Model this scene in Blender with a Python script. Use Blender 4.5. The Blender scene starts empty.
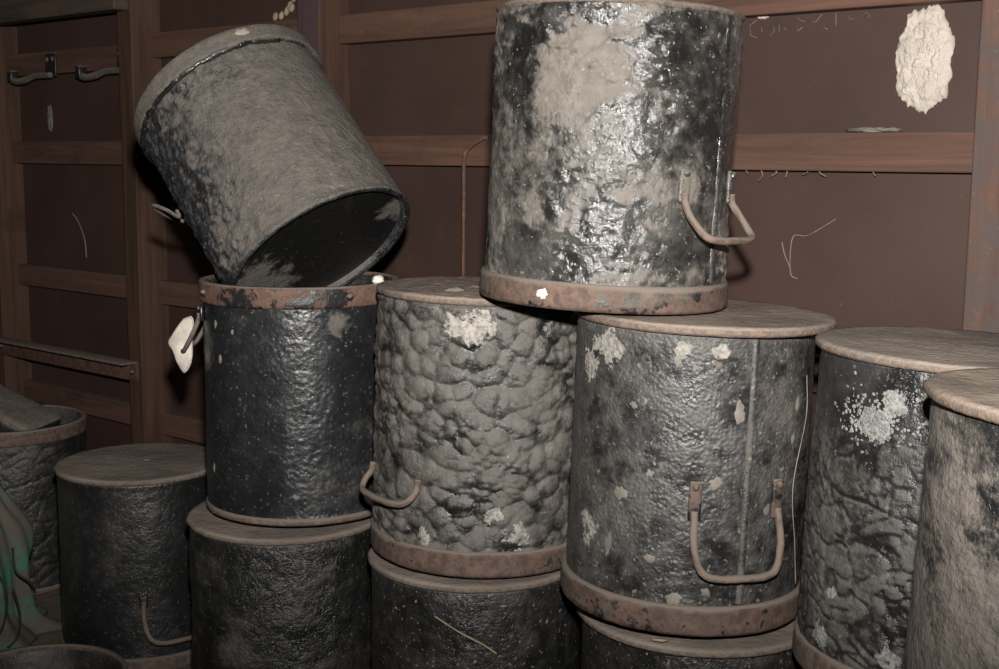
import bpy, bmesh, math, random
from mathutils import Vector, Matrix, Quaternion, noise
random.seed(7)
PI = math.pi
R_ = math.radians
SC = bpy.context.scene
COL = SC.collection

# ------------------------------------------------------------------ camera
cam_d = bpy.data.cameras.new('camera'); cam = bpy.data.objects.new('camera', cam_d); COL.objects.link(cam)
cam_d.sensor_fit = 'HORIZONTAL'; cam_d.sensor_width = 36.0; cam_d.lens = 36.0 * 1250.0 / 999.0
cam_d.clip_start = 0.02; cam_d.clip_end = 50
_p, _ro = R_(8.0), R_(0.45)
_F = Vector((0, math.cos(_p), -math.sin(_p))); _U = Vector((0, math.sin(_p), math.cos(_p))); _X = Vector((1, 0, 0))
_c, _s = math.cos(_ro), math.sin(_ro)
_X2 = _X * _c + _U * _s; _U2 = _U * _c - _X * _s
M = Matrix((( _X2.x, _U2.x, -_F.x, 0), (_X2.y, _U2.y, -_F.y, 0), (_X2.z, _U2.z, -_F.z, 0.92), (0, 0, 0, 1)))
cam.matrix_world = M
SC.camera = cam

# ------------------------------------------------------------------ world, flash, exposure
w = bpy.data.worlds.new('dim_room'); SC.world = w; w.use_nodes = True
w.node_tree.nodes['Background'].inputs[0].default_value = (0.9, 0.85, 0.8, 1)
w.node_tree.nodes['Background'].inputs[1].default_value = 0.018
fl_d = bpy.data.lights.new('camera_flash', 'SPOT'); fl = bpy.data.objects.new('camera_flash', fl_d); COL.objects.link(fl)
fl_d.energy = 240.0; fl_d.color = (1.0, 0.965, 0.92); fl_d.shadow_soft_size = 0.022
fl_d.spot_size = R_(76); fl_d.spot_blend = 1.0
fl.location = (0.015, 0.02, 1.065)
fl.rotation_euler = (Vector((0.22, 1.6, 1.11)) - Vector(fl.location)).to_track_quat('-Z', 'Y').to_euler()
fl.scale = (4.0, 1, 1)          # the flash head throws a wide, low beam
SC.view_settings.view_transform = 'Standard'; SC.view_settings.look = 'None'
SC.view_settings.gamma = 1.0; SC.view_settings.use_curve_mapping = False
SC.view_settings.exposure = 0.0

# ------------------------------------------------------------------ node helpers
class NT:
    def __init__(s, name):
        s.m = bpy.data.materials.new(name); s.m.use_nodes = True
        s.t = s.m.node_tree; s.n = s.t.nodes; s.n.clear()
        s.out = s.n.new('ShaderNodeOutputMaterial')
        s.b = s.n.new('ShaderNodeBsdfPrincipled')
        s.t.links.new(s.b.outputs[0], s.out.inputs[0])
        s.tc = s.n.new('ShaderNodeTexCoord')
    def link(s, a, b): s.t.links.new(a, b)
    def set(s, sock, v):
        if hasattr(v, 'is_output'): s.link(v, sock)
        elif v is not None: sock.default_value = v
    def coord(s, loc=(0, 0, 0), scale=(1, 1, 1), src=None):
        m = s.n.new('ShaderNodeMapping'); s.link(src or s.tc.outputs['Object'], m.inputs[0])
        m.inputs[1].default_value = loc; m.inputs[3].default_value = scale
        return m.outputs[0]
    def noise(s, v, scale, detail=4, rough=0.55, dist=0.0):
        x = s.n.new('ShaderNodeTexNoise'); s.link(v, x.inputs['Vector'])
        x.inputs['Scale'].default_value = scale; x.inputs['Detail'].default_value = detail
        x.inputs['Roughness'].default_value = rough; x.inputs['Distortion'].default_value = dist
        return x.outputs[0]
    def voro(s, v, scale, feature='F1', out=0):
        x = s.n.new('ShaderNodeTexVoronoi'); x.feature = feature; s.link(v, x.inputs['Vector'])
        x.inputs['Scale'].default_value = scale
        return x.outputs[out]
    def math(s, op, a, b=0.0, c=0.0, clamp=False):
        x = s.n.new('ShaderNodeMath'); x.operation = op; x.use_clamp = clamp
        s.set(x.inputs[0], a); s.set(x.inputs[1], b); s.set(x.inputs[2], c)
        return x.outputs[0]
    def ramp(s, v, lo, hi, a=0.0, b=1.0):
        x = s.n.new('ShaderNodeMapRange'); x.interpolation_type = 'SMOOTHSTEP'
        s.set(x.inputs[0], v); x.inputs[1].default_value = lo; x.inputs[2].default_value = hi
        x.inputs[3].default_value = a; x.inputs[4].default_value = b
        return x.outputs[0]
    def mix(s, f, a, b):
        x = s.n.new('ShaderNodeMix'); x.data_type = 'RGBA'
        s.set(x.inputs[0], f)
        s.set(x.inputs[6], a if hasattr(a, 'is_output') else (*a, 1)); s.set(x.inputs[7], b if hasattr(b, 'is_output') else (*b, 1))
        return x.outputs[2]
    def mixf(s, f, a, b):
        x = s.n.new('ShaderNodeMix'); x.data_type = 'FLOAT'
        s.set(x.inputs[0], f); s.set(x.inputs[2], a); s.set(x.inputs[3], b)
        return x.outputs[0]
    def bump(s, h, strength, dist, prev=None):
        x = s.n.new('ShaderNodeBump'); x.inputs['Strength'].default_value = strength; x.inputs['Distance'].default_value = dist
        s.set(x.inputs['Height'], h)
        if prev is not None: s.link(prev, x.inputs['Normal'])
        return x.outputs[0]
    def upz(s):
        g = s.n.new('ShaderNodeNewGeometry'); x = s.n.new('ShaderNodeSeparateXYZ'); s.link(g.outputs['Normal'], x.inputs[0])
        return x.outputs[2]
    def attr(s, name):
        a = s.n.new('ShaderNodeAttribute'); a.attribute_name = name
        return a.outputs['Fac']
    def done(s, col, rough, normal=None, spec=0.5, metal=0.0):
        s.set(s.b.inputs['Base Color'], col if hasattr(col, 'is_output') else (*col, 1))
        s.set(s.b.inputs['Roughness'], rough); s.set(s.b.inputs['Specular IOR Level'], spec); s.set(s.b.inputs['Metallic'], metal)
        if normal is not None: s.link(normal, s.b.inputs['Normal'])
        return s.m

DUST = (0.185, 0.152, 0.125)
def tar_mat(name, seed, dust=0.5, width=0.14, gloss=0.3, tar=(0.0115, 0.0115, 0.0115), dustc=(0.105, 0.094, 0.082),
            patch=0.0, speck=0.3, relief=0.0, fine=0.5, pimple=0.0, pimple_scale=160, streak=0.0, up=0.35, zdust=(0, 0), patchc=(0.30, 0.275, 0.25), mott=7, spots=(), pspots=(), film=.5, filmc=(.034, .034, .034), filmr=.42, mid=1.0):
    """bitumen paint under a coat of dust; zdust = extra dust towards (low, high) local z"""
    t = NT(name)
    v = t.coord(loc=(seed * 3.1, seed * 1.7, seed * 2.3))
    n1 = t.noise(v, mott, 6, .62); n2 = t.noise(v, 48, 5, .6); n3 = t.noise(v, 230, 3, .6)
    m = t.math('MULTIPLY', n1, .62)
    m = t.math('MULTIPLY_ADD', n2, .26, m); m = t.math('MULTIPLY_ADD', n3, .16, m)
    if streak:
        ns = t.noise(t.coord(loc=(seed, seed, 0), scale=(26, 26, 1.6)), 1.0, 4, .6)
        m = t.math('MULTIPLY_ADD', t.math('SUBTRACT', ns, .5), streak, m)
    if relief: m = t.math('MULTIPLY_ADD', t.math('SUBTRACT', t.attr('relief'), .5), relief, m)
    m = t.math('MULTIPLY_ADD', t.upz(), up, m)
    if zdust[0] or zdust[1]:
        x = t.n.new('ShaderNodeSeparateXYZ'); t.link(t.tc.outputs['Object'], x.inputs[0])
        if zdust[0]: m = t.math('ADD', m, t.ramp(x.outputs[2], .0, .12, zdust[0], 0))
        if zdust[1]: m = t.math('ADD', m, t.ramp(x.outputs[2], .22, .36, 0, zdust[1]))
    def near(pt, rad):
        x = t.n.new('ShaderNodeVectorMath'); x.operation = 'DISTANCE'; t.link(t.tc.outputs['Object'], x.inputs[0]); x.inputs[1].default_value = pt
        dd = t.math('MULTIPLY_ADD', t.math('SUBTRACT', t.noise(v, 34, 5, .7), .5), rad * 2.0, x.outputs['Value'])
        return t.ramp(dd, rad * .35, rad, 1.0, 0.0)
    for (pt, rad, amt) in spots: m = t.math('MULTIPLY_ADD', near(pt, rad), amt, m)
    th = .74 - .44 * dust
    d = t.ramp(m, th - width, th + width)
    d = t.math('MULTIPLY', d, t.ramp(n3, .25, .6, .7, 1.0))
    fm = t.math('MULTIPLY', t.ramp(t.math('MULTIPLY_ADD', n2, .5, t.math('MULTIPLY', n1, .6)), .42, .66), film)
    tarc = t.mix(fm, tar, filmc); gl = t.mixf(fm, gloss, filmr)
    dv = t.mix(t.ramp(n2, .3, .7), tuple(c * .78 for c in dustc), tuple(c * 1.12 for c in dustc))
    col = t.mix(d, tarc, dv)
    if speck:
        s = t.ramp(t.noise(v, 165, 2, .5), .655, .70, 0, speck)
        col = t.mix(s, col, (.24, .215, .18)); d = t.math('MAXIMUM', d, s)
    if patch:
        pn = t.noise(v, 20, 5, .55, .6); pk = t.noise(t.coord(loc=(seed + 9, 2, 4)), 9, 2, .5)
        k = t.ramp(t.math('MULTIPLY_ADD', pk, .6, t.math('MULTIPLY', pn, .7)), .80 - .16 * patch, .82 - .16 * patch)
        pc = t.mix(t.ramp(n2, .35, .65), tuple(c * .5 for c in patchc), patchc)
        col = t.mix(k, col, pc); d = t.math('MAXIMUM', d, k)
    for (pt, rad) in pspots:
        k = t.math('ADD', near(pt, rad), t.math('MULTIPLY', t.math('SUBTRACT', t.noise(v, 48, 6, .75), .5), 3.2))
        k = t.ramp(k, .60, .80)
        pc = t.mix(t.ramp(t.noise(v, 190, 3, .6), .35, .62), tuple(c * .55 for c in patchc), patchc)
        col = t.mix(k, col, pc); d = t.math('MAXIMUM', d, k)
    rough = t.mixf(d, gl, .85)
    n4 = t.noise(v, 120, 4, .7)
    nb = t.bump(n3, .35 * fine, .0022); nb = t.bump(n4, .5 * fine * mid, .004, nb); nb = t.bump(n2, .5 * fine, .006, nb)
    if pimple:
        pv = t.voro(v, pimple_scale, 'SMOOTH_F1')
        nb = t.bump(t.math('MULTIPLY', pv, t.ramp(n1, .35, .6)), pimple, .004, nb)
    return t.done(col, rough, nb, .65)

def dust_mat(name, seed, col=DUST, var=.3, speck=.5):
    t = NT(name); v = t.coord(loc=(seed, seed * 2, 0))
    n = t.noise(v, 9, 6, .6); n2 = t.noise(v, 120, 4, .65); n3 = t.noise(v, 420, 2, .6)
    c = t.mix(t.ramp(n, .3, .7), tuple(x * (1 - var) for x in col), tuple(x * (1 + var * .6) for x in col))
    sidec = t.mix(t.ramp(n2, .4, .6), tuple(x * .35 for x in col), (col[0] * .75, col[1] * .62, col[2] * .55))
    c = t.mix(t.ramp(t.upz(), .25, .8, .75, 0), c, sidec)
    c = t.mix(t.ramp(n2, .60, .70, 0, speck), c, tuple(x * .45 for x in col))
    c = t.mix(t.ramp(n3, .66, .74, 0, speck), c, tuple(min(1, x * 1.8) for x in col))
    nb = t.bump(n3, .45, .0014); nb = t.bump(n2, .6, .003, nb); nb = t.bump(t.noise(v, 40, 4, .6), .35, .005, nb)
    return t.done(c, .92, nb, .2)

def rust_mat(name, seed, blackness=.4, dust=.5, rust=(.135, .075, .052)):
    t = NT(name); v = t.coord(loc=(seed, seed * 1.3, seed * .7))
    n = t.noise(v, 14, 5, .6); n2 = t.noise(v, 75, 5, .65); n3 = t.noise(v, 300, 3, .6)
    c = t.mix(t.ramp(n2, .35, .7), tuple(x * .6 for x in rust), tuple(x * 1.25 for x in rust))
    k = t.ramp(t.math('MULTIPLY_ADD', n2, .45, t.math('MULTIPLY', n, .6)), .66 - .22 * blackness, .60 - .22 * blackness)
    c = t.mix(k, (.016, .016, .016), c)
    k2 = t.ramp(t.math('MULTIPLY_ADD', t.upz(), .6, n), .82 - .35 * dust, 1.05 - .35 * dust)
    c = t.mix(k2, c, (.16, .13, .108))
    r = t.mixf(k, .38, .8); r = t.mixf(k2, r, .92)
    nb = t.bump(n3, .3, .001); nb = t.bump(n2, .4, .003, nb)
    return t.done(c, r, nb, .45)

def wood_mat(name, seed, col, axis='z', dark=.55, rough=.75, paint=None, up=.5):
    t = NT(name)
    sc = {'z': (34, 34, 2.2), 'x': (2.2, 34, 34)}[axis]
    rnd = t.n.new('ShaderNodeObjectInfo').outputs['Random']
    off = t.n.new('ShaderNodeVectorMath'); off.operation = 'ADD'
    t.link(t.tc.outputs['Object'], off.inputs[0])
    cmb = t.n.new('ShaderNodeCombineXYZ')
    for i in range(3): t.set(cmb.inputs[i], t.math('MULTIPLY', rnd, 11.3 + seed))
    t.link(cmb.outputs[0], off.inputs[1])
    v = off.outputs[0]
    g = t.noise(t.coord(scale=sc, src=v), 1.0, 6, .65, .8); st = t.noise(v, 6, 5, .6); f = t.noise(v, 160, 3, .6)
    c = t.mix(t.ramp(g, .3, .72), tuple(x * dark for x in col), tuple(x * 1.15 for x in col))
    c = t.mix(t.ramp(st, .6, .74, 0, .55), c, tuple(x * .35 for x in col))
    if paint: c = t.mix(t.ramp(t.noise(v, 22, 5, .7), .36, .6), c, paint)
    c = t.mix(t.math('MULTIPLY', t.ramp(t.upz(), .3, .9), up), c, (.17, .14, .12))
    c = t.mix(t.ramp(f, .68, .75, 0, .4), c, (.22, .19, .16))
    nb = t.bump(f, .25, .001); nb = t.bump(g, .4, .0025, nb)
    return t.done(c, rough, nb, .35)

def plain(name, col, rough=.6, metal=0.0, bs=200, bst=.3, var=.3, spec=.4):
    t = NT(name); v = t.coord()
    n = t.noise(v, 30, 5, .6); f = t.noise(v, bs, 3, .6)
    c = t.mix(t.ramp(n, .3, .7), tuple(x * (1 - var) for x in col), tuple(min(1, x * (1 + var)) for x in col))
    return t.done(c, rough, t.bump(f, bst, .0015), spec, metal)

# ------------------------------------------------------------------ object helpers
def link_mesh(name, me, mat, parent=None, smooth=True):
    o = bpy.data.objects.new(name, me); COL.objects.link(o)
    if mat: me.materials.append(mat)
    if smooth: me.polygons.foreach_set('use_smooth', [True] * len(me.polygons))
    if parent: o.parent = parent
    return o
def from_bm(name, bm, mat, parent=None, smooth=True):
    bmesh.ops.recalc_face_normals(bm, faces=bm.faces)
    me = bpy.data.meshes.new(name); bm.to_mesh(me); bm.free()
    return link_mesh(name, me, mat, parent, smooth)
def tag(o, label, cat=None, group=None, kind=None):
    if label: o['label'] = label
    if cat: o['category'] = cat
    if group: o['group'] = group
    if kind: o['kind'] = kind
    return o
def empty(name, loc, label, cat, group=None):
    o = bpy.data.objects.new(name, None); COL.objects.link(o); o.location = loc; o.empty_display_size = .05
    return tag(o, label, cat, group)
def bm_box(bm, c, s, rot=None, bev=0.0, seg=2):
    r = bmesh.ops.create_cube(bm, size=1.0)
    vs = r['verts']
    bmesh.ops.scale(bm, vec=s, verts=vs)
    if bev:
        es = list({e for v in vs for e in v.link_edges})
        q = bmesh.ops.bevel(bm, geom=es, offset=bev, segments=seg, profile=.5, affect='EDGES')
        vs = list({v for f in q['faces'] for v in f.verts} | {v for v in vs if v.is_valid})
    if rot: bmesh.ops.rotate(bm, matrix=rot, verts=vs)
    bmesh.ops.translate(bm, vec=c, verts=vs)
    return vs
def catmull(pts, n=8):
    P = [Vector(p) for p in pts]; P = [P[0] * 2 - P[1]] + P + [P[-1] * 2 - P[-2]]
    out = []
    for i in range(1, len(P) - 2):
        a, b, c, d = P[i - 1:i + 3]
        for k in range(n):
            t = k / n
            out.append(.5 * ((2 * b) + (c - a) * t + (2 * a - 5 * b + 4 * c - d) * t * t + (3 * b - a - 3 * c + d) * t ** 3))
    out.append(P[-2])
    return out
def bm_tube(bm, pts, r, seg=10, rough=0.0, taper=None):
    rings = []; n = len(pts); up = None
    for i, p in enumerate(pts):
        tan = (pts[min(i + 1, n - 1)] - pts[max(i - 1, 0)]).normalized()
        if up is None:
            up = tan.orthogonal().normalized()
        up = (up - tan * up.dot(tan)).normalized(); sd = tan.cross(up)
        rr = r * (1 if taper is None else taper(i / (n - 1)))
        ring = []
        for k in range(seg):
            a = 2 * PI * k / seg
            q = p + (up * math.cos(a) + sd * math.sin(a)) * rr
            if rough: q = p + (q - p) * (1 + rough * noise.noise(q * 90))
            ring.append(bm.verts.new(q))
        rings.append(ring)
    for a, b in zip(rings, rings[1:]):
        for k in range(seg): bm.faces.new((a[k], a[(k + 1) % seg], b[(k + 1) % seg], b[k]))
    bm.faces.new(rings[0][::-1]); bm.faces.new(rings[-1])

# ------------------------------------------------------------------ relief functions: metres of swelling, p on the cylinder
def fr(p, s, o=4): return noise.fractal(p * s, 1.0, 2.0, o)
def cushion(p, s, warp=.25, lim=.38):
    q = p + Vector((noise.noise(p * s * .8), noise.noise(p * s * .8 + Vector((9, 1, 4))), noise.noise(p * s * .8 + Vector((3, 7, 2))))) * (warp / s)
    d = noise.voronoi(q * s)[0]
    e = max(0.0, min(1.0, (d[1] - d[0]) / lim))
    return math.sqrt(e)
def sm(a, b, x):
    t = max(0, min(1, (x - a) / (b - a))); return t * t * (3 - 2 * t)
def rel_blistered(p, a, z):          # thick alligatored tar
    p2 = p + Vector((noise.noise(p * 14), noise.noise(p * 14 + Vector((4, 4, 4))), noise.noise(p * 14 + Vector((8, 1, 3))))) * .013
    d = noise.voronoi(p2 * 36)[0]; c = max(0, 1 - (d[0] * 1.25) ** 2) * .0042 + min(1, (d[1] - d[0]) / .3) * .0012
    d = noise.voronoi((p2 + Vector((5, 2, 1))) * 72)[0]; c += (max(0, 1 - (d[0] * 1.25) ** 2) * .0024 + min(1, (d[1] - d[0]) / .3) * .0006) * (.25 + .75 * sm(-.2, .3, noise.noise(p * 10)))
    return c + fr(p, 12) * .0016 + fr(p, 130, 3) * .00025
def rel_cracked(p, a, z):            # smooth near the base, cracked like dry mud lower on the photo
    k = sm(.34, .20, z) if z is not None else 1
    q = cushion(p, 34, .35, .14) * .0022
    return q * sm(.05, .17, z) + fr(p, 9) * .0012 + fr(p, 120, 3) * .0002
def rel_lumpy(p, a, z):              # drips and crusts
    r = 1 - abs(fr(p + Vector((0, 0, .4)), 17, 5))
    s = noise.noise(Vector((p.x * 30, p.y * 30, p.z * 4)))
    m = sm(-.25, .35, noise.noise(p * 6 + Vector((4, 2, 8))))
    lump = max(0, .42 - noise.voronoi(p * 62)[0][0]) * .006
    return fr(p, 7) * .0018 + max(0, r - .66) * .010 * m + s * .0011 + fr(p, 60, 5) * .0017 * (.4 + m) + lump * (.3 + m)
def rel_pimpled(p, a, z):
    d = noise.voronoi(p * 95)[0][0]
    m = sm(-.35, .3, noise.noise(p * 9))
    return fr(p, 5) * .001 + max(0, .45 - d) * .0022 * m + fr(p, 140, 2) * .00015
def rel_fine(p, a, z):
    return fr(p, 5) * .0012 + max(0, .42 - noise.voronoi(p * 130)[0][0]) * .0024 * sm(-.4, .2, noise.noise(p * 12)) + fr(p, 30, 3) * .0003
def rel_gritty(p, a, z):
    m = sm(-.25, .45, noise.noise(p * 5 + Vector((2, 6, 1))) * .8 + .40 * math.cos(a + 1.35) - .05)
    return fr(p, 5) * .001 + m * (fr(p, 55, 5) * .0040 + max(0, .5 - noise.voronoi(p * 75)[0][0]) * .0045) + fr(p, 90, 3) * .0004
def rel_smooth(p, a, z):
    return fr(p, 5) * .0016 + fr(p, 26, 4) * .0007 + fr(p, 120, 2) * .0002
def rel_heavy(p, a, z):
    return fr(p, 8) * .0026 + max(0, fr(p + Vector((3, 1, 2)), 15, 5)) * .004 + fr(p, 80, 3) * .0004

# ------------------------------------------------------------------ drum builder
def lathe_mesh(name, profile, nu, disp=None, wall=None, H=.36, inv=False, seedv=Vector((0, 0, 0)), amp=1.0):
    """profile: list of (r, z); wall = (i0, i1): the rows that swell with disp; poles closed when r == 0"""
    bm = bmesh.new(); lay = bm.verts.layers.float.new('relief')
    rows = []
    for i, (r, z) in enumerate(profile):
        zz = H - z if inv else z
        if r < 1e-6:
            v = bm.verts.new((0, 0, zz)); v[lay] = .5; rows.append([v]); continue
        row = []
        for k in range(nu):
            a = 2 * PI * k / nu
            rr = r; rel = .5
            if disp and wall and wall[0] <= i <= wall[1]:
                p = Vector((math.sin(a) * r, -math.cos(a) * r, zz))
                h = disp(p + seedv, a if a < PI else a - 2 * PI, zz) * amp
                e = min(1.0, min(i - wall[0], wall[1] - i) / 3.0)
                rr = r + h * e; rel = .5 + h * 110 - .22
            v = bm.verts.new((math.sin(a) * rr, -math.cos(a) * rr, zz)); v[lay] = max(0, min(1, rel)); row.append(v)
        rows.append(row)
    for A, B in zip(rows, rows[1:]):
        for k in range(nu):
            k2 = (k + 1) % nu
            if len(A) == 1 and len(B) == 1: continue
            if len(A) == 1: bm.faces.new((A[0], B[k], B[k2]))
            elif len(B) == 1: bm.faces.new((A[k], A[k2], B[0]))
            else: bm.faces.new((A[k], A[k2], B[k2], B[k]))
    bmesh.ops.recalc_face_normals(bm, faces=bm.faces)
    me = bpy.data.meshes.new(name); bm.to_mesh(me); bm.free()
    return me

def drum_body(par, R, H, mat, disp, inv, nu, nv, seed, recess=.016, amp=1.0, lip=.0, disc_mat=None):
    prof = []
    if not disc_mat: prof += [(0, recess), (R * .5, recess)]
    prof += [(R - .010, recess), (R - .009, .004), (R - .004, .0), (R + lip, .002)]
    i0 = len(prof)
    for j in range(nv + 1): prof.append((R + lip * max(0, 1 - j / 5.0), .005 + (H - .010) * j / nv))
    i1 = len(prof) - 1
    prof += [(R - .002, H), (R - .006, H - .002), (R - .006, H * .5), (R - .008, .03), (R * .5, .028), (0, .028)]
    me = lathe_mesh('body', prof, nu, disp, (i0, i1), H, inv, Vector((seed * 1.37, seed * 2.1, seed * .77)), amp)
    o = link_mesh('body', me, mat, par)
    if disc_mat:
        pr = [(0, recess - .002)] + [((R - .0095) * j / 24, recess - .002) for j in range(1, 25)] + [(R - .0085, .0028), (R - .0075, .0030), (R - .0075, recess + .004), (0, recess + .004)]
        d = link_mesh('base_disc', lathe_mesh('base_disc', pr, 96, lambda p, a, z: fr(p, 30, 4) * .001, (1, 23), H, inv), disc_mat, par)
    return o
def drum_band(par, R, H, h, mat, inv, seed, thick=.006, name='rim_band', z0=None, wob=.0012):
    b = H - h if z0 is None else z0
    pr = [(R - .001, b), (R + thick - .002, b - .0005), (R + thick, b + .003)]
    for j in range(1, 6): pr.append((R + thick, b + .003 + (h - .006) * j / 5))
    pr += [(R + thick - .002, b + h + .001), (R - .006, b + h + .001), (R - .0065, b + h - .003), (R - .001, b)]
    me = lathe_mesh(name, pr, 160, lambda p, a, z: fr(p, 9, 3) * wob + fr(p, 60, 3) * .0006, (-9, 99), H, inv, Vector((seed, seed, seed)))
    return link_mesh(name, me, mat, par)
def drum_lid(par, R, z, t, mat, seed, off=(0, 0), lumps=.0012, dish=.0):
    """flat plate from z to z+t"""
    pr = [(0, z), (R - .003, z), (R, z + .003)] + [(R, z + t - .003), (R - .0035, z + t)]
    n0 = len(pr)
    for j in range(1, 27): pr.append(((R - .004) * (1 - j / 26.0), z + t - dish * math.sin(PI * j / 52.0)))
    bm = bmesh.new(); nu = 128; rows = []
    for i, (r, zz) in enumerate(pr):
        if r < 1e-6: rows.append([bm.verts.new((off[0], off[1], zz))]); continue
        row = []
        for k in range(nu):
            a = 2 * PI * k / nu
            p = Vector((math.sin(a) * r, -math.cos(a) * r, seed * 1.7))
            rr = r + (fr(Vector((math.sin(a), math.cos(a), seed)), 6, 4) * .0014 if 0 < i < n0 else 0)
            dz = 0
            if i >= n0: dz = (fr(p, 18, 4) * .9 + max(0, fr(p, 80, 3)) * .9) * lumps
            row.append(bm.verts.new((math.sin(a) * rr + off[0], -math.cos(a) * rr + off[1], zz + dz)))
        rows.append(row)
    for A, B in zip(rows, rows[1:]):
        for k in range(nu):
            k2 = (k + 1) % nu
            if len(A) == 1: bm.faces.new((A[0], B[k], B[k2]))
            elif len(B) == 1: bm.faces.new((A[k], A[k2], B[0]))
            else: bm.faces.new((A[k], A[k2], B[k2], B[k]))
    return from_bm('lid', bm, mat, par)
def pol(az, r, z): return Vector((math.sin(R_(az)) * r, -math.cos(R_(az)) * r, z))
def drum_handle(par, R, az, half, z, drop, out, mat, plate_mat=None, plate=.042, plates=True, rod=.0045, tilt=0.0):
    """bent rod between two riveted straps; straps run from z up, rod from z down (drop)"""
    bm = bmesh.new()
    pts = [pol(az - half, R + .007, z + .012), pol(az - half, R + .009, z), pol(az - half * .98, R + .012 + out * .35, z - drop * .45),
           pol(az - half * .82, R + .012 + out * .85, z - drop * .88), pol(az - half * .5, R + .012 + out, z - drop),
           pol(az, R + .012 + out, z - drop * 1.0),
           pol(az + half * .5, R + .012 + out, z - drop + tilt), pol(az + half * .82, R + .012 + out * .85, z - drop * .88 + tilt), pol(az + half * .98, R + .012 + out * .35, z - drop * .45 + tilt),
           pol(az + half, R + .009, z + tilt), pol(az + half, R + .007, z + .012 + tilt)]
    bm_tube(bm, catmull(pts, 7), rod, 12, .15)
    h = from_bm('handle', bm, mat, par)
    if plates:
        for s in (-1, 1):
            dz = tilt if s > 0 else 0
            b = bmesh.new(); a = az + s * half
            rot = Matrix.Rotation(R_(a), 3, 'Z')
            bm_box(b, pol(a, R + .004, z + dz + plate / 2), (.015, .006, plate), rot, .0025, 2)
            pl = from_bm('strap', b, plate_mat or mat, h)
            for q in (.12, .86):
                b = bmesh.new(); r = bmesh.ops.create_uvsphere(b, u_segments=10, v_segments=6, radius=.0042)
                bmesh.ops.translate(b, vec=pol(a, R + .0075, z + dz + plate * q), verts=r['verts'])
                from_bm('rivet', b, plate_mat or mat, h)
    return h
def drum_seam(par, R, az, z0, z1, mat, w=.006, t=.002):
    bm = bmesh.new(); rows = []
    n = 60
    for i in range(n + 1):
        z = z0 + (z1 - z0) * i / n; j = noise.noise(Vector((3, az, z * 40)))
        row = []
        for k, (da, dr) in enumerate(((-1, -.001), (-.6, t * .7), (0, t), (.6, t * .7), (1, -.001))):
            a = az + math.degrees(da * w * (1 + .25 * j) / R) + j * .12
            row.append(bm.verts.new(pol(a, R + dr * (1 + .4 * j) + .0008, z)))
        rows.append(row)
    for A, B in zip(rows, rows[1:]):
        for k in range(4): bm.faces.new((A[k], A[k + 1], B[k + 1], B[k]))
    return from_bm('seam', bm, mat, par)
def chips(name, par, R, spots, mat, rel=.0015):
    """flat flakes on the wall: spots (az, z, w, h)"""
    for i, (az, z, w_, h_) in enumerate(spots):
        bm = bmesh.new(); c = bm.verts.new(pol(az, R + rel + .0016, z)); ring = []; n = 40
        for k in range(n):
            a = 2 * PI * k / n; q = .8 * (1 + .5 * noise.fractal(Vector((math.cos(a) * 1.1, math.sin(a) * 1.1, az + z * 50)), .8, 2, 5))
            ring.append(bm.verts.new(pol(az + math.degrees(math.cos(a) * w_ * q / R), R + rel - .001, z + math.sin(a) * h_ * q)))
        for k in range(n): bm.faces.new((c, ring[k], ring[(k + 1) % n]))
        from_bm(name, bm, mat, par)

def pol(az, r, z): return Vector((math.sin(R_(az)) * r, -math.cos(R_(az)) * r, z))
# ------------------------------------------------------------------ materials
M_post = wood_mat('wood_post', 1, (.085, .045, .029), 'z', .55)
M_post_purple = wood_mat('wood_purple_paint', 2, (.10, .055, .038), 'z', .6, paint=(.068, .047, .058))
M_post_scuffed = wood_mat('wood_scuffed_purple', 5, (.125, .066, .047), 'z', .6, paint=(.082, .062, .056))
M_rail = wood_mat('wood_rail', 3, (.126, .067, .047), 'x', .6)
M_rail_pale = wood_mat('wood_beam', 4, (.085, .06, .045), 'x', .6)
def panel_mat():
    t = NT('brown_hardboard'); v = t.coord()
    n = t.noise(v, 3, 5, .6); f = t.noise(v, 110, 3, .6); sp = t.noise(v, 60, 2, .5)
    wv = t.noise(t.coord(scale=(3, 3, 900)), 1.0, 2, .5); wu = t.noise(t.coord(scale=(900, 3, 3)), 1.0, 2, .5)
    c = t.mix(t.ramp(n, .3, .7), (.049, .0265, .0212), (.066, .037, .0295))
    c = t.mix(t.ramp(f, .69, .75, 0, .35), c, (.16, .13, .10))
    st = t.noise(t.coord(loc=(4, 1, 2), scale=(5, 5, 5)), 1.0, 6, .65)
    c = t.mix(t.ramp(st, .60, .75, 0, .5), c, (.09, .052, .035))
    h = t.math('MULTIPLY_ADD', wu, .35, wv)
    return t.done(c, .62, t.bump(f, .15, .001, t.bump(h, .18, .0015)), .4)
M_panel = panel_mat()
M_floor = dust_mat('dusty_floor', 3, (.15, .122, .10), .3, .5)
M_ceil = plain('dark_boards', (.05, .035, .028), .85)
M_iron = rust_mat('rusty_iron', 4, -.2, .4, (.10, .052, .036))
M_iron_black = rust_mat('black_iron', 6, 1.0, .75)
M_rod = rust_mat('dusty_rod', 8, -.3, .85, (.145, .105, .082))
M_rod2 = rust_mat('rusty_wire', 9, -.3, .3, (.14, .07, .045))
M_foam = plain('dried_plaster', (.50, .44, .385), .9, bs=140, bst=.8, var=.12)
M_white = plain('white_cloth', (.52, .47, .41), .9, bs=300, bst=.5, var=.25)
M_flake = plain('pale_flake', (.165, .148, .127), .85, bs=300, bst=.5, var=.35)
M_grey = rust_mat('dusty_grey_iron', 15, -.3, .8, (.11, .095, .08))
M_bead = tar_mat('tar_bead', 2, dust=.2, gloss=.12, fine=.5, speck=.2)
M_bare = plain('bare_patch', (.30, .255, .205), .85, bs=300, bst=.5, var=.3)
M_strap = rust_mat('strap_iron', 21, .45, .45, (.12, .085, .068))
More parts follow.
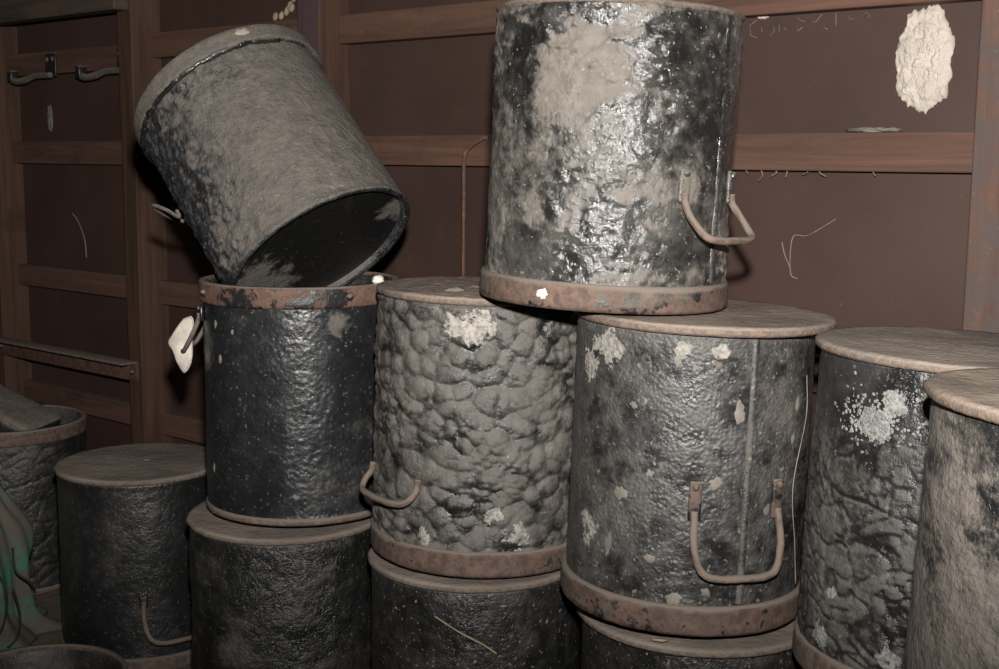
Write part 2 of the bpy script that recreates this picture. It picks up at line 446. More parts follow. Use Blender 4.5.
M_nest = plain('mud_nest', (.30, .24, .16), .9)
M_chalk = plain('faint_chalk', (.12, .095, .088), .9)
M_chip = plain('white_chip', (.6, .55, .48), .8)
M_orange = plain('rust_flake', (.26, .11, .04), .8)
M_straw = plain('dry_straw', (.26, .2, .14), .85)
M_web = plain('dusty_cobweb', (.2, .165, .14), .95)

# ------------------------------------------------------------------ the setting
UX, UY = math.cos(R_(39.8)), -math.sin(R_(39.8))           # along the wall, to the right
OX, OY = -0.8124, 3.05                                      # wall point at u = 0
ROT = -R_(39.8)
def W(u, z, d=0.0):                                        # d = distance out of the panel, towards the room
    return Vector((OX + UX * u + UY * d, OY + UY * u - UX * d, z))
def wallobj(name, u0, u1, z0, z1, d0, d1, mat, bev=.002, wear=0.0):
    bm = bmesh.new()
    L, D, Hh = u1 - u0, d1 - d0, z1 - z0
    bm_box(bm, (0, 0, 0), (L, D, Hh), None, bev, 2)
    o = from_bm(name, bm, mat, None, False)
    o.location = W((u0 + u1) / 2, (z0 + z1) / 2, (d0 + d1) / 2); o.rotation_euler = (0, 0, ROT)
    tag(o, None, None, None, 'structure')
    return o
wallobj('wall_back', -2.3, 3.3, -.02, 2.5, -.02, 0.0, M_panel, 0)
bm = bmesh.new(); bm_box(bm, (0, 1.2, -.015), (6.5, 6.0, .03))
tag(from_bm('floor', bm, M_floor, None, False), None, kind='structure')
tn = [0]
def trim(u0, u1, z0, z1, d0, d1, mat, bev=.002):
    tn[0] += 1
    return wallobj('trim_%d' % tn[0], u0, u1, z0, z1, d0, d1, mat, bev)
posts = [(-1.302, .055), (-.651, .055), (0, .055), (.651, .066), (1.302, .06), (2.03, .064), (2.68, .06)]
for i, (ur, wd) in enumerate(posts):
    m = M_post
    if i == 5: m = M_post_scuffed
    if i == 3:
        trim(ur - wd, ur, 0, 2.45, 0, .076, m)
        trim(ur - wd - .001, ur - .001, 0, 2.45, .076, .083, M_post_purple, .001)
    else:
        trim(ur - wd, ur, 0, 2.45, 0, .083, m)
lv = [(.238, .292), (.563, .620), (.908, .966), (1.149, 1.207), (1.50, 1.56)]
edges = [-2.3] + [p[0] for p in posts]
for i in range(len(posts)):
    u0 = edges[i]; u1 = posts[i][0] - posts[i][1]
    for k, (z0, z1) in enumerate(lv):
        j = random.uniform(-.004, .004)
        if i < 3: j -= (0, 0, .007, .018, 0)[k]
        trim(u0, u1, z0 + j, z1 + j, 0, .032 + random.uniform(-.003, .003), M_rail, .003)
# roof beam along the top of the far bays
trim(-2.3, -.003, 1.255, 1.335, .083, .125, M_rail_pale, .003)
wallobj('ceiling', -2.3, 3.3, 2.45, 2.5, 0, 2.6, M_ceil, 0)

# ------------------------------------------------------------------ drums
def drum(loc, label, group='bitumen drums', tilt=(0, 0), name='metal_drum'):
    o = empty(name, loc, label, 'drum', group)
    o.rotation_euler = (R_(tilt[0]), R_(tilt[1]), 0)
    return o
M_lid1 = dust_mat('dusty_lid_warm', 1, (.250, .205, .172))
M_lid2 = dust_mat('dusty_lid', 5, (.225, .190, .162))
M_lid3 = dust_mat('dusty_lid_rusty', 9, (.235, .188, .154), .3)

# T: top of the pile
t_ = drum((.130, 1.58, .746), 'upside-down dusty black drum on top of the pile, glossy streak down its front', tilt=(0, 2.4))
mt = tar_mat('tar_dripped', 1.3, dust=.365, width=.12, gloss=.11, speck=.6, streak=.16, fine=.9, mid=1.1, relief=-.10, pimple=.35, pimple_scale=120, dustc=(.15, .132, .114), film=.85, filmc=(.080, .077, .072), filmr=.31,
             spots=[(pol(-24, .15, .285), .075, .24), (pol(-38, .15, .25), .05, .16), (pol(-14, .15, .345), .030, -.5), (pol(-34, .15, .335), .032, -.35), (pol(-52, .15, .27), .045, -.22), (pol(-48, .15, .055), .05, -.28), (pol(-25, .15, .055), .04, -.2),
                    (pol(40, .15, .29), .07, -.08), (pol(62, .15, .25), .10, -.08), (pol(30, .15, .09), .05, -.2), (pol(34, .15, .145), .022, .3), (pol(2, .15, .13), .010, .5), (pol(4, .15, .20), .055, -.16), (pol(2, .15, .10), .06, -.14), (pol(14, .15, .29), .04, -.12), (pol(70, .15, .08), .05, .22), (pol(-40, .15, .11), .03, .2)])
drum_body(t_, .150, .351, mt, rel_lumpy, True, 300, 170, 1.0)
drum_band(t_, .150, .351, .031, rust_mat('rust_band_dusty', 1, .30, .95, (.135, .088, .068)), True, 1)
drum_lid(t_, .1525, .347, .007, M_lid2, 1)
mseam = tar_mat('tar_seam', 2, dust=.3, gloss=.15, fine=.5, speck=.2)
drum_seam(t_, .150, 53, .034, .344, mseam, .0045, .0028)
drum_handle(t_, .150, 47, 18, .128, .040, .030, M_rod, mt, .040)
chips('paint_chip', t_, .1575, [(-31, .016, .0085, .0075)], M_chip, .001)

# F: tipped drum
F_b = Vector((-.273, 1.925, .772)); F_dir = Vector((-.184, .145, .262)).normalized()
f_ = drum(F_b, 'dusty drum tipped over sideways, resting in the open mouth of another drum')
f_.rotation_mode = 'QUATERNION'; f_.rotation_quaternion = Vector((0, 0, 1)).rotation_difference(F_dir)
mf = tar_mat('tar_gritty_dust', 4.2, dust=.56, width=.14, gloss=.16, speck=.5, relief=.10, fine=1.3, mid=1.4, up=.36, dustc=(.118, .103, .088), tar=(.016, .017, .019), film=.9, filmc=(.05, .052, .055), filmr=.4,
             spots=[(pol(-75, .153, .26), .11, -.16), (pol(-80, .153, .12), .12, -.15), (pol(-50, .153, .06), .05, .15)])
mfd = tar_mat('tar_black_base', 7.7, dust=-.05, width=.2, gloss=.45, speck=.12, fine=.8, up=.0, film=.0, tar=(.006, .006, .006), spots=[(pol(-95, .13, .01), .10, .55), (pol(100, .145, .01), .05, .4)])
drum_body(f_, .153, .330, mf, rel_gritty, False, 340, 190, 4, .015, 1.0, .002, mfd)
drum_band(f_, .153, .330, .030, tar_mat('tar_dusty_band', 3.3, dust=.85, gloss=.3, fine=.8, dustc=(.12, .104, .088)), False, 4, .008)
drum_handle(f_, .153, -100, 17, .175, -.05, .026, M_grey, mf, .03, False, .003)
bm = bmesh.new(); bm_tube(bm, [pol(a, .1570, .2985 + .001 * noise.noise(Vector((a * .3, 1, 1)))) for a in range(-75, 50, 2)], .0042, 10, .9); from_bm('tar_bead', bm, M_bead, f_)
chips('bare_patch', f_, .161, [(28, .318, .013, .007)], M_bare, .001)

# C: open drum, band up
c_ = drum((-.312, 1.95, .376), 'glossy black open drum with rusty rim band, white rag on its handle')
mc = tar_mat('tar_glossy', 6.1, dust=.04, width=.16, gloss=.30, speck=.30, fine=.4, mid=.5, pimple=.30, pimple_scale=150, tar=(.010, .011, .0125), film=.7, filmc=(.021, .022, .024), filmr=.42, spots=[(pol(30, .15, .30), .03, .3), (pol(3, .15, .338), .018, .45), (pol(50, .15, .15), .05, .12)])
drum_body(c_, .150, .354, mc, rel_pimpled, False, 280, 150, 6, .012, .7, .0015)
mrc = rust_mat('rust_band', 3, .35, .25, (.15, .085, .062))
drum_band(c_, .150, .356, .030, mrc, False, 6)
drum_band(c_, .150, .354, .010, M_rod, False, 6, .003, 'base_lip', .001)
for az in (-58, 36):
    b = bmesh.new(); r = bmesh.ops.create_uvsphere(b, u_segments=12, v_segments=8, radius=.0055); bmesh.ops.translate(b, vec=pol(az, .1565, .341), verts=r['verts'])
    from_bm('rivet', b, M_iron_black, c_)
drum_handle(c_, .150, -88, 18, .295, .050, .020, M_grey, mc, .022, True, .0035)
chips('paint_flake', c_, .150, [(-48, .296, .004, .008), (-33, .288, .003, .005), (-44, .245, .005, .008), (5, .045, .006, .005), (-54, .075, .003, .009)], M_flake)

# D: blistered drum
d_ = drum((-.025, 1.73, .377), 'upside-down drum with thick blistered tar skin, behind and under the top drum', tilt=(0, 1.2))
md = tar_mat('tar_blistered', 8.4, dust=.40, width=.16, gloss=.18, speck=.3, relief=.22, fine=.9, mid=1.2, mott=16, up=.25, dustc=(.115, .103, .090), film=1.0, filmc=(.062, .060, .057), filmr=.33, patchc=(.36, .335, .30),
             pspots=[(pol(-4, .15, .325), .036), (pol(-14, .15, .33), .024), (pol(6, .15, .082), .017), (pol(18, .15, .058), .024), (pol(-28, .15, .05), .02)])
drum_body(d_, .148, .362, md, rel_blistered, True, 380, 230, 8)
drum_band(d_, .150, .362, .033, rust_mat('rust_band_brown', 5, .1, .7, (.115, .076, .060)), True, 8)
drum_lid(d_, .154, .357, .010, M_lid1, 3, (0, 0), .0025)
drum_handle(d_, .150, -53, 21, .112, .022, .014, M_rod, md, .03, False)

# E: front centre drum
e_ = drum((.232, 1.53, .377), 'upside-down drum in front centre with low hanging bail handle and loose lid', tilt=(0, 1.7))
me_ = tar_mat('tar_pimpled', 10.5, dust=.30, width=.24, mott=19, gloss=.28, speck=.55, fine=.40, mid=1.0, pimple=.45, pimple_scale=240, dustc=(.088, .080, .071), film=1.0, filmc=(.045, .046, .047), filmr=.40, zdust=(0, .05), patchc=(.30, .28, .25),
              spots=[(pol(38, .147, .27), .05, .2), (pol(55, .147, .20), .08, .1), (pol(-60, .147, .15), .10, .08)], pspots=[(pol(-52, .147, .325), .03), (pol(-64, .147, .30), .03), (pol(-15, .147, .33), .015), (pol(2, .147, .33), .014), (pol(-60, .147, .10), .03)])
drum_body(e_, .1455, .350, me_, rel_fine, True, 380, 220, 10)
drum_band(e_, .147, .350, .034, rust_mat('rust_band_flaking', 7, .22, .85, (.115, .074, .058)), True, 10)
drum_lid(e_, .159, .349, .011, M_lid1, 6, (.009, 0), .0012)
drum_seam(e_, .1455, 19, .036, .346, tar_mat('tar_seam_dusty', 3, dust=.45, gloss=.3, fine=.7, speck=.7), .0045, .0022)
drum_handle(e_, .1455, 15, 20, .136, .062, .010, M_rod, M_strap, .046)
chips('paint_flake', e_, .1455, [(13, .262, .0075, .016), (-26, .185, .007, .006), (-21, .195, .004, .006), (-40, .155, .013, .012), (-46, .09, .006, .02), (-24, .085, .008, .006), (2, .05, .007, .007), (-12, .04, .010, .009), (48, .265, .006, .009), (46, .225, .004, .008),
                                 (-16, .318, .005, .008), (-8, .312, .005, .006), (2, .316, .005, .006), (4, .18, .009, .009), (31, .145, .006, .008), (-36, .262, .006, .005), (-30, .268, .003, .005)], M_flake, .0012)

# G: right drum
g_ = drum((.487, 1.32, .366), 'right-hand drum with cracked tar skin and white crusty patch', tilt=(0, 2.0))
mg = tar_mat('tar_cracked', 12.2, dust=.19, width=.17, mott=16, gloss=.28, speck=.3, relief=.75, fine=.9, dustc=(.085, .077, .068), film=.8, filmc=(.034, .034, .034), patchc=(.25, .25, .238),
             pspots=[(pol(-52, .15, .29), .034), (pol(-45, .15, .31), .028), (pol(-30, .15, .322), .022), (pol(-18, .15, .326), .018), (pol(-68, .15, .10), .014), (pol(-72, .15, .05), .02), (pol(-38, .15, .05), .022)])
drum_body(g_, .150, .352, mg, lambda p, a, z: cushion(p, 35, .8, .13) * .0034 * sm(.32, .20, z) + cushion(p + Vector((3, 3, 3)), 80, .5, .2) * .0007 + fr(p, 9) * .0014 + fr(p, 60, 4) * .0006, True, 320, 170, 12)
drum_band(g_, .150, .352, .033, M_rod, True, 12)
drum_lid(g_, .156, .350, .010, M_lid2, 8, (-.002, 0), .0012)
def crust(par, R, az0, az1, z0, z1, n, mat, name='crust_patch', seed=1):
    rnd = random.Random(seed); bm = bmesh.new()
    for i in range(n):
        a = rnd.gauss((az0 + az1) / 2, (az1 - az0) / 4.2); z = rnd.gauss((z0 + z1) / 2, (z1 - z0) / 4.2); s = rnd.uniform(.0006, .0017)
        r = bmesh.ops.create_icosphere(bm, subdivisions=2, radius=1)
        for v in r['verts']:
            v.co *= 1 + .5 * noise.noise(v.co * 2 + Vector((i, 0, 0)))
        bmesh.ops.scale(bm, vec=(s * rnd.uniform(.8, 1.7), s * .28, s * rnd.uniform(.8, 1.7)), verts=r['verts'])
        bmesh.ops.rotate(bm, matrix=Matrix.Rotation(R_(a), 3, 'Z'), verts=r['verts'])
        bmesh.ops.translate(bm, vec=pol(a, R + .001, z), verts=r['verts'])
    return from_bm(name, bm, mat, par)
M_crust = plain('white_crust', (.20, .20, .19), .7, bs=300, bst=.8, var=.3)
crust(g_, .1515, -72, -38, .268, .322, 260, M_crust, seed=2)
crust(g_, .1515, -40, -12, .300, .340, 120, M_crust, seed=3)

# H: nearest drum at the right edge
h_ = drum((.492, 1.0, .368), 'nearest drum at the right edge, thickly dusted with a rusty-edged lid', tilt=(0, 3.0))
mh = tar_mat('tar_thick_dust', 14.9, dust=.47, width=.085, gloss=.38, speck=.3, relief=.12, fine=1.2, mid=1.2, streak=.18, dustc=(.128, .110, .094), mott=9, film=.7, filmc=(.05, .046, .042),
             spots=[(pol(-75, .15, .18), .13, .10), (pol(-40, .15, .33), .04, .2)])
drum_body(h_, .148, .352, mh, rel_heavy, True, 300, 160, 14)
drum_band(h_, .148, .352, .033, M_rod, True, 14)
drum_lid(h_, .157, .350, .011, M_lid3, 11, (0, 0), .0016)

# bottom layer under the pile
def lower(loc, label, R, H, mat, seed, disp, lidmat, tilt=(0, 0), lidR=.155, nu=200, nv=100, handle=None):
    o = drum(loc, label, tilt=tilt)
    drum_body(o, R, H - .012, mat, disp, True, nu, nv, seed)
    drum_band(o, R, H - .012, .030, M_rod, True, seed)
    drum_lid(o, lidR, H - .014, .010, lidmat, seed + .5)
    return o
ml = tar_mat('tar_dark_lumps', 16.3, dust=.20, width=.20, gloss=.24, speck=.3, relief=.35, fine=1.2, mid=1.3, mott=10, dustc=(.085, .074, .064))
cl = lower((-.336, 1.93, -.006), 'dark lumpy drum on the floor directly under the glossy open drum', .150, .373, ml, 16, rel_heavy, M_lid2)
ml2 = tar_mat('tar_dark_specks', 18.3, dust=.18, width=.22, gloss=.3, speck=.8, fine=1.1, dustc=(.085, .074, .064))
dl = lower((-.030, 1.725, 0), 'dark speckled drum on the floor beneath the blistered drum, straw across it', .150, .370, ml2, 18, rel_smooth, M_lid2)
el = lower((.256, 1.53, 0), 'black drum mostly cut off below the drum with the bail handle', .147, .364, ml2, 20, rel_smooth, M_lid2)
gl = lower((.500, 1.335, 0), 'hidden drum on the floor under the cracked white-patched drum', .148, .358, ml2, 22, rel_smooth, M_lid2, nu=96, nv=30)
hl = lower((.505, 1.005, 0), 'hidden drum on the floor under the nearest right drum', .148, .358, ml2, 24, rel_smooth, M_lid2, nu=96, nv=30)
# B
mb = tar_mat('tar_satin', 26.3, dust=.06, width=.22, gloss=.34, speck=.2, fine=.7, streak=.22, dustc=(.075, .066, .058), film=.6, filmc=(.022, .022, .024))
b_ = lower((-.668, 2.28, 0), 'black drum on the floor at left with flat dusty lid and side handle', .150, .360, mb, 26, rel_smooth, M_lid2, lidR=.154, nu=240, nv=110)
drum_handle(b_, .150, 38, 23, .125, .060, .018, M_rod, mb, .030)
bm = bmesh.new(); r = bmesh.ops.create_uvsphere(bm, u_segments=16, v_segments=8, radius=.007); bmesh.ops.scale(bm, vec=(1.3, 1, .4), verts=r['verts']); bmesh.ops.translate(bm, vec=(.01, .0, .3575), verts=r['verts'])
from_bm('lid_stud', bm, M_iron_black, b_)
# A
a_ = drum((-1.058, 2.66, 0), 'open drum with rusty rim at far left, tar block inside')
ma = tar_mat('tar_dry_cracks', 28.3, dust=.14, width=.22, gloss=.4, speck=.2, relief=.4, fine=.8, dustc=(.08, .07, .062))
drum_body(a_, .150, .352, ma, lambda p, a, z: cushion(p, 26, .4, .16) * .0025 + fr(p, 9) * .001, False, 220, 110, 28, .012)
drum_band(a_, .150, .354, .030, rust_mat('rust_band_dull', 12, .2, .5, (.115, .075, .058)), False, 28)
drum_band(a_, .150, .352, .012, M_rod, False, 28, .004, 'base_lip', .001)

# ------------------------------------------------------------------ smaller things
# tar block in A
bm = bmesh.new(); bm_box(bm, (0, 0, 0), (.30, .13, .10), None, .014, 3)
bmesh.ops.subdivide_edges(bm, edges=bm.edges, cuts=6, use_grid_fill=True)
for v in bm.verts: v.co += Vector((noise.noise(v.co * 14), noise.noise(v.co * 14 + Vector((5, 0, 0))), noise.noise(v.co * 14 + Vector((0, 5, 0))))) * .004
tb = from_bm('tar_block', bm, tar_mat('tar_block', 31, dust=.2, width=.15, gloss=.4, up=.9, fine=1.0, dustc=(.15, .125, .105)))
tb.location = (-1.115, 2.645, .372); tb.rotation_euler = (R_(4), R_(24), R_(-12))
tag(tb, 'dusty black tar block leaning inside the far left open drum', 'tar block')

# open tin on the floor
tin = empty('shallow_tin', (-.765, 1.975, 0), 'shallow round open tin with rusty rim on the floor, bottom left', 'tin')
pr = [(0, .0), (.140, 0), (.143, .003), (.143, .058), (.141, .060), (.139, .058), (.138, .006), (0, .005)]
link_mesh('pan', lathe_mesh('pan', pr, 96), tar_mat('tar_tin', 33, dust=.15, gloss=.5, up=.1), tin)
drum_band(tin, .143, .062, .014, M_rod, False, 33, .004, 'rim')

# green netting sack
def sack():
    bm = bmesh.new(); rows = []; nu, nv = 110, 70
    for j in range(nv + 1):
        t = j / nv; z = .345 * t
        r = .098 * (1 - .28 * sm(.0, .16, t) + .12 * math.exp(-((t - .42) / .2) ** 2)) * (1 - .62 * sm(.55, 1.0, t)) + .022 * sm(.10, .0, t)
        row = []
        for k in range(nu):
            a = 2 * PI * k / nu
            fo = .13 * math.sin(a * 6 + 1.6 * math.sin(t * 4 + a)) + .05 * math.sin(a * 15 + t * 7) + .18 * noise.noise(Vector((math.cos(a) * 2, math.sin(a) * 2, t * 4)))
            rr = r * (1 + fo * (.6 + .5 * (1 - t)))
            row.append(bm.verts.new((math.cos(a) * rr - .012 * t, math.sin(a) * rr, z + .004 + .004 * noise.noise(Vector((k * .2, t * 9, 1))))))
        rows.append(row)
    for A, B in zip(rows, rows[1:]):
        for k in range(nu): bm.faces.new((A[k], A[(k + 1) % nu], B[(k + 1) % nu], B[k]))
    bm.faces.new(rows[-1]); bm.faces.new(rows[0][::-1])
    t = NT('green_netting'); v = t.coord()
    n = t.noise(v, 11, 5, .6); ch = t.voro(v, 190, 'DISTANCE_TO_EDGE')
    c = t.mix(t.ramp(n, .40, .56), (.055, .185, .13), (.10, .09, .072))
    c = t.mix(t.ramp(ch, .01, .05, .25, 0), c, (.05, .055, .045))
    m = t.done(c, .8, t.bump(ch, .5, .002), .3)
    return from_bm('netting', bm, m, None)
s_ = empty('netting_sack', (-.985, 2.32, 0), 'dusty green netting sack slumped on the floor at left edge', 'sack')
sk = sack(); sk.parent = s_
bm = bmesh.new()
for pts in ([(.075, -.055, .19), (.085, -.07, .15), (.105, -.06, .125), (.11, -.045, .10)], [(.05, -.09, .17), (.075, -.095, .12), (.07, -.10, .06), (.05, -.115, .02)], [(.085, -.085, .12), (.095, -.085, .07), (.09, -.09, .03), (.075, -.1, .012)]):
    bm_tube(bm, catmull([Vector(p) for p in pts], 8), .0022, 8)
from_bm('cord', bm, plain('black_cord', (.015, .015, .014), .6), s_)

# white rag on C's handle
def rag():
    """stiff folded scrap: a kite-shaped flap folded over the wire, a second layer behind it"""
    bm = bmesh.new()
    out = [(-.006, .042), (.004, .046), (.010, .038), (.011, .012), (.013, -.016), (.009, -.036), (.001, -.043), (-.010, -.030), (-.018, -.012), (-.027, .002), (-.020, .018), (-.012, .032)]
    def layer(dy, sx, bulge, th):
        cc = [Vector((x * sx + .001 * noise.noise(Vector((x * 90, z * 90, dy))), dy, z)) for x, z in out]
        pts = catmull(cc + [cc[0]], 5)[:-1]; rings = []
        for side in (-1, 1):
            for q in (1.0, .9, .6, .3):
                rings.append([bm.verts.new(Vector((p.x * q - .004 * (1 - q), p.y + side * th * (.25 if q == 1 else 1) + bulge * (1 - q) + .0025 * noise.noise(Vector((p.x * q * 70, p.z * q * 50, dy * 90))), p.z * q)) ) for p in pts])
        n = len(pts)
        order = rings[:4][::-1] + rings[4:]
        for A, B in zip(order, order[1:]):
            for k in range(n): bm.faces.new((A[k], A[(k + 1) % n], B[(k + 1) % n], B[k]))
        bm.faces.new(order[0]); bm.faces.new(order[-1][::-1])
    layer(.0, 1.0, -.004, .003)
    fold = from_bm('rag', bm, M_white)
    bm = bmesh.new()
    layer(.009, .8, .003, .0025)
    from_bm('back_fold', bm, M_white, fold)
    return fold
rg = rag(); rg.location = (-.490, 1.925, .628); rg.rotation_euler = (0, R_(6), R_(-6))
tag(rg, 'stiff white rag hanging over the handle of the glossy open drum', 'rag')

# pebble and small debris
def lump(name, loc, s, mat, label, cat, seed=0, rot=0):
    bm = bmesh.new(); r = bmesh.ops.create_icosphere(bm, subdivisions=3, radius=1)
    for v in bm.verts: v.co *= 1 + .35 * noise.noise(v.co * 1.6 + Vector((seed, 0, 0)))
    bmesh.ops.scale(bm, vec=s, verts=bm.verts)
    o = from_bm(name, bm, mat); o.location = loc; o.rotation_euler = (0, 0, rot)
    return tag(o, label, cat)
lump('pebble', (-.183, 1.865, .7395), (.010, .008, .0065), M_chip, 'pale pebble lodged on the drum rim beside the blistered drum', 'pebble', 3)
lump('rust_flake', (.285, 1.512, .7285), (.0055, .004, .003), M_orange, 'small orange rust flake on the front centre lid', 'flake', 8, .6)
lump('wood_chip', (.505, 1.31, .7205), (.010, .003, .0022), M_orange, 'brown wood chip on the lid of the cracked right drum', 'chip', 5, .5)
lump('dirt_clod', (-.060, 1.66, .7445), (.013, .009, .005), M_lid1, 'crumbly dirt clod on the blistered drum lid beside the top drum', 'clod', 11)
lump('dry_leaf', (.190, 1.395, .3655), (.010, .0035, .0018), M_straw, 'dry leaf scrap on the lid under the front centre drum', 'leaf', 14, -.2)
def strand(name, pts, r, mat, label, cat):
    bm = bmesh.new(); bm_tube(bm, catmull(pts, 8), r, 6, .3)
    return tag(from_bm(name, bm, mat), label, cat)
# straw against D-lower's front
strand('straw', [pol(-20, .1535, .322) + dl.location, pol(-8, .155, .305) + dl.location, pol(4, .1555, .288) + dl.location, pol(11, .155, .274) + dl.location], .0013, M_straw, 'dry straw stuck across the speckled drum beneath the blistered one', 'straw')
strand('twig', [h_.matrix_basis @ pol(-55, .1555, .285), h_.matrix_basis @ pol(-49, .157, .25), h_.matrix_basis @ pol(-44, .157, .21), h_.matrix_basis @ pol(-46, .157, .15)], .0014, M_web, 'thin dusty twig stuck to the front of the nearest right drum', 'twig')
strand('hanging_thread', [pol(46, .168, .30) + e_.location, pol(48, .166, .25) + e_.location, pol(42, .163, .17) + e_.location, pol(45, .163, .10) + e_.location, pol(47, .163, .05) + e_.location], .0006, M_web, 'loose thread hanging between front centre drum and cracked drum', 'thread')
chalk = empty('chalk_scrawl', W(1.66, 1.13, 0), 'faint worn chalk scrawl on the wall panel right of the top drum', 'chalk marks'); chalk.rotation_euler = (0, 0, ROT)
def stroke(pts):
    bm = bmesh.new(); bm_tube(bm, [Vector((x, -.0004, z)) for x, z in pts], .0011, 6, .5)
    for v in bm.verts: v.co.y *= .3
    from_bm('stroke', bm, M_chalk, chalk)
for pts in ([(-.075, .012), (-.088, .004), (-.086, -.012), (-.075, -.016)], [(-.068, 0), (-.066, -.008)], [(-.056, -.010), (-.050, -.014), (-.044, -.006), (-.047, .002)], [(-.036, .002), (-.036, -.010)], [(-.030, -.002), (-.024, -.006)],
            [(-.010, .014), (0, .006), (.008, .004)], [(-.006, -.004), (-.004, -.010), (.004, -.004)], [(.012, .002), (.026, .003), (.036, .014)], [(.036, -.006), (.046, -.010)], [(.058, .014), (.059, -.006)], [(.080, .010), (.079, .002), (.088, .004)], [(.100, .002), (.107, .012), (.114, .004), (.106, .004)]):
    stroke(pts)

# ------------------------------------------------------------------ on the wall
# plaster patch
def blob(u0, u1, z0, z1, mat, th, seed):
    bm = bmesh.new(); n, m = 150, 50
    cu, cz, ru, rz = (u0 + u1) / 2, (z0 + z1) / 2, (u1 - u0) / 2, (z1 - z0) / 2
    rows = []
    for j in range(m + 1):
        q = j / m; row = []
        for k in range(n):
            a = 2 * PI * k / n; e = (1 + .13 * noise.fractal(Vector((math.cos(a) * 2.6, math.sin(a) * 2.6, seed)), .7, 2, 6)) * (1 + .10 * abs(math.cos(a)) ** .5)
            x, z = math.cos(a) * ru * q * e, math.sin(a) * rz * q * e
            d = th * math.sqrt(max(0, 1 - q ** 4)) * (1 + .55 * noise.fractal(Vector((x * 70, seed, z * 70)), .6, 2, 6)) if q < 1 else 0.0
            row.append(bm.verts.new((x, -d, z)))
        rows.append(row)
    for A, B in zip(rows, rows[1:]):
        for k in range(n): bm.faces.new((A[k], A[(k + 1) % n], B[(k + 1) % n], B[k]))
    bmesh.ops.remove_doubles(bm, verts=rows[0], dist=1e-5)
    return bm, W(cu, cz, 0)
bm, loc = blob(1.820, 1.898, .996, 1.142, M_foam, .009, 2)
o = from_bm('plaster_patch', bm, M_foam); o.location = loc; o.rotation_euler = (0, 0, ROT)
tag(o, 'cream oval patch of dried plaster on the wall at upper right', 'plaster')
bm, loc = blob(1.586, 1.605, 1.142, 1.153, M_foam, .005, 5)
o = from_bm('plaster_dab', bm, M_foam); o.location = loc; o.rotation_euler = (0, 0, ROT)
tag(o, 'tiny white dab on the wall panel right of the top drum', 'plaster')
bm, loc = blob(-.515, -.493, .985, 1.05, M_flake, .003, 9)
o = from_bm('paint_smear', bm, M_flake); o.location = loc; o.rotation_euler = (0, 0, ROT)
tag(o, 'grey smear on the wall panel below the left latch', 'smear')
nest = empty('mud_nest', W(.452, 1.224, .006), 'pale grainy mud nest on the wall above the tipped drum rim', 'nest'); nest.rotation_euler = (0, 0, ROT)
for i, (x, z, w_, h_) in enumerate([(-.028, -.003, .006, .010), (-.008, -.002, .006, .010), (.010, .006, .006, .011), (.020, .016, .006, .011), (.026, .012, .007, .010), (.034, .034, .007, .013)]):
    bm = bmesh.new(); bmesh.ops.create_icosphere(bm, subdivisions=2, radius=1)
    bmesh.ops.scale(bm, vec=(w_, .006, h_), verts=bm.verts); bmesh.ops.rotate(bm, matrix=Matrix.Rotation(.35, 3, 'Y'), verts=bm.verts); bmesh.ops.translate(bm, vec=(x, 0, z), verts=bm.verts)
    from_bm('cell', bm, M_nest, nest)
# cobweb threads
strand('cobweb_thread', [W(1.675, .735, .004), W(1.663, .745, .006), W(1.664, .80, .005), W(1.69, .805, .004), W(1.735, .832, .004)], .0010, M_web, 'bent cobweb thread on the wall panel right of the top drum', 'cobweb')
strand('cobweb_thread', [W(1.645, .792, .004), W(1.652, .772, .006), W(1.662, .750, .004)], .0014, M_web, 'short fuzzy cobweb strand left of the bent thread on the right panel', 'cobweb')
for i, u in enumerate((1.585, 1.612, 1.638, 1.662, 1.69, 1.715, 1.80)):
    l = random.uniform(.008, .02)
    o = strand('cobweb_tatter', [W(u, .911, .026), W(u + random.uniform(-.006, .006), .908 - l * .5, .022), W(u + random.uniform(-.01, .01), .908 - l, .018)], .0011, M_web, 'short cobweb tatter hanging from the underside of the right-hand rail', 'cobweb')
    o['group'] = 'cobweb tatters under the right rail'
bm = bmesh.new(); bmesh.ops.create_icosphere(bm, subdivisions=4, radius=1)
for v in bm.verts: v.co *= 1 + .35 * noise.fractal(v.co * 3, 1, 2, 4)
bmesh.ops.scale(bm, vec=(.040, .012, .0035), verts=bm.verts)
o = from_bm('dust_ridge', bm, M_flake); o.location = W(1.795, .967, .018); o.rotation_euler = (0, 0, ROT); tag(o, 'low ridge of pale dust on the rail below the plaster patch', 'dust')
strand('cobweb_thread', [W(-.41, .77, .004), W(-.38, .745, .004), W(-.355, .70, .004), W(-.35, .655, .004)], .0014, M_web, 'crooked cobweb thread on the left wall panel above a rail', 'cobweb')
strand('cobweb_thread', [W(1.50, .905, .03), W(1.515, .85, .02), W(1.55, .89, .028)], .0012, M_web, 'sagging cobweb loop under the rail beside the top drum', 'cobweb')
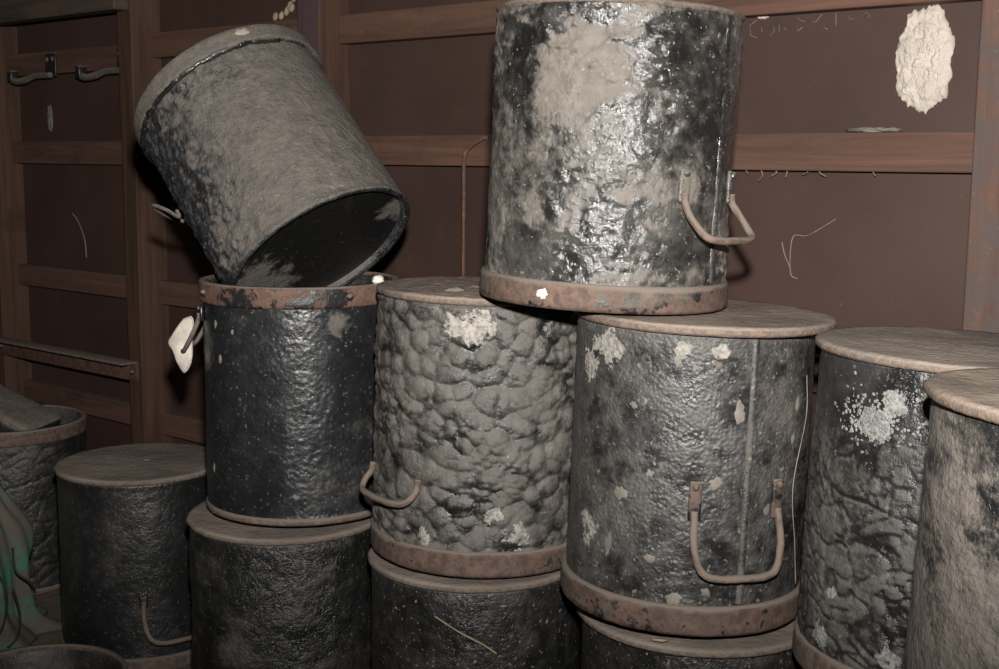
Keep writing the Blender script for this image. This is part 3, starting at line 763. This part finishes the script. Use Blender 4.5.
# latches
def latch(u, z, label):
    o = empty('iron_latch', W(u, z - .026, .033), label, 'latch', 'iron latches on the left rail'); o.rotation_euler = (0, 0, ROT)
    b = bmesh.new(); bm_box(b, (.045, -.003, .005), (.050, .006, .060), None, .002); from_bm('plate', b, M_iron_black, o)
    for x in (.033, .058):
        b = bmesh.new(); r = bmesh.ops.create_uvsphere(b, u_segments=10, v_segments=6, radius=.006); bmesh.ops.scale(b, vec=(1, .5, 1), verts=r['verts']); bmesh.ops.translate(b, vec=(x, -.007, .020), verts=r['verts'])
        from_bm('screw', b, M_rod, o)
    b = bmesh.new(); pts = [Vector(p) for p in ((.066, -.016, -.022), (.03, -.018, -.021), (-.01, -.02, -.022), (-.04, -.024, -.03), (-.075, -.028, -.034), (-.10, -.03, -.030))]
    bm_tube(b, catmull(pts, 6), .0095, 10, .12, lambda t: .8 + .2 * t); from_bm('bar', b, M_grey, o)
    b = bmesh.new(); bm_box(b, (-.098, -.03, -.020), (.020, .024, .030), None, .004); from_bm('catch', b, M_iron_black, o)
    return o
latch(-.475, 1.172, 'black iron latch on the upper rail, the left of two')
latch(-.150, 1.172, 'black iron latch on the upper rail, next to the post')
# angle iron across the left posts
an = empty('angle_iron_rail', W(-1.0, .42, .083), 'long rusty angle iron screwed across the left posts', 'angle iron'); an.rotation_euler = (0, 0, ROT)
bm = bmesh.new(); bm_box(bm, (.20, -.004, -.020), (1.58, .006, .046), None, .0015); from_bm('flange_face', bm, M_iron, an)
bm = bmesh.new(); bm_box(bm, (.20, -.026, .004), (1.58, .046, .006), None, .0015); from_bm('flange_top', bm, M_rod, an)
for x in (.35, .97):
    bm = bmesh.new(); r = bmesh.ops.create_uvsphere(bm, u_segments=10, v_segments=6, radius=.006); bmesh.ops.translate(bm, vec=(x, -.008, -.022), verts=r['verts'])
    from_bm('bolt', bm, M_iron_black, an)
# bent rod beside the top drum
strand('bent_rod', [W(1.056, .958, .036), W(1.045, .957, .040), W(1.016, .938, .046), W(1.008, .92, .048), W(1.007, .85, .048), W(1.005, .70, .046), W(1.003, .56, .040)], .0038, M_rod2, 'thin rusty bent rod against the rail beside the top drum', 'rod')
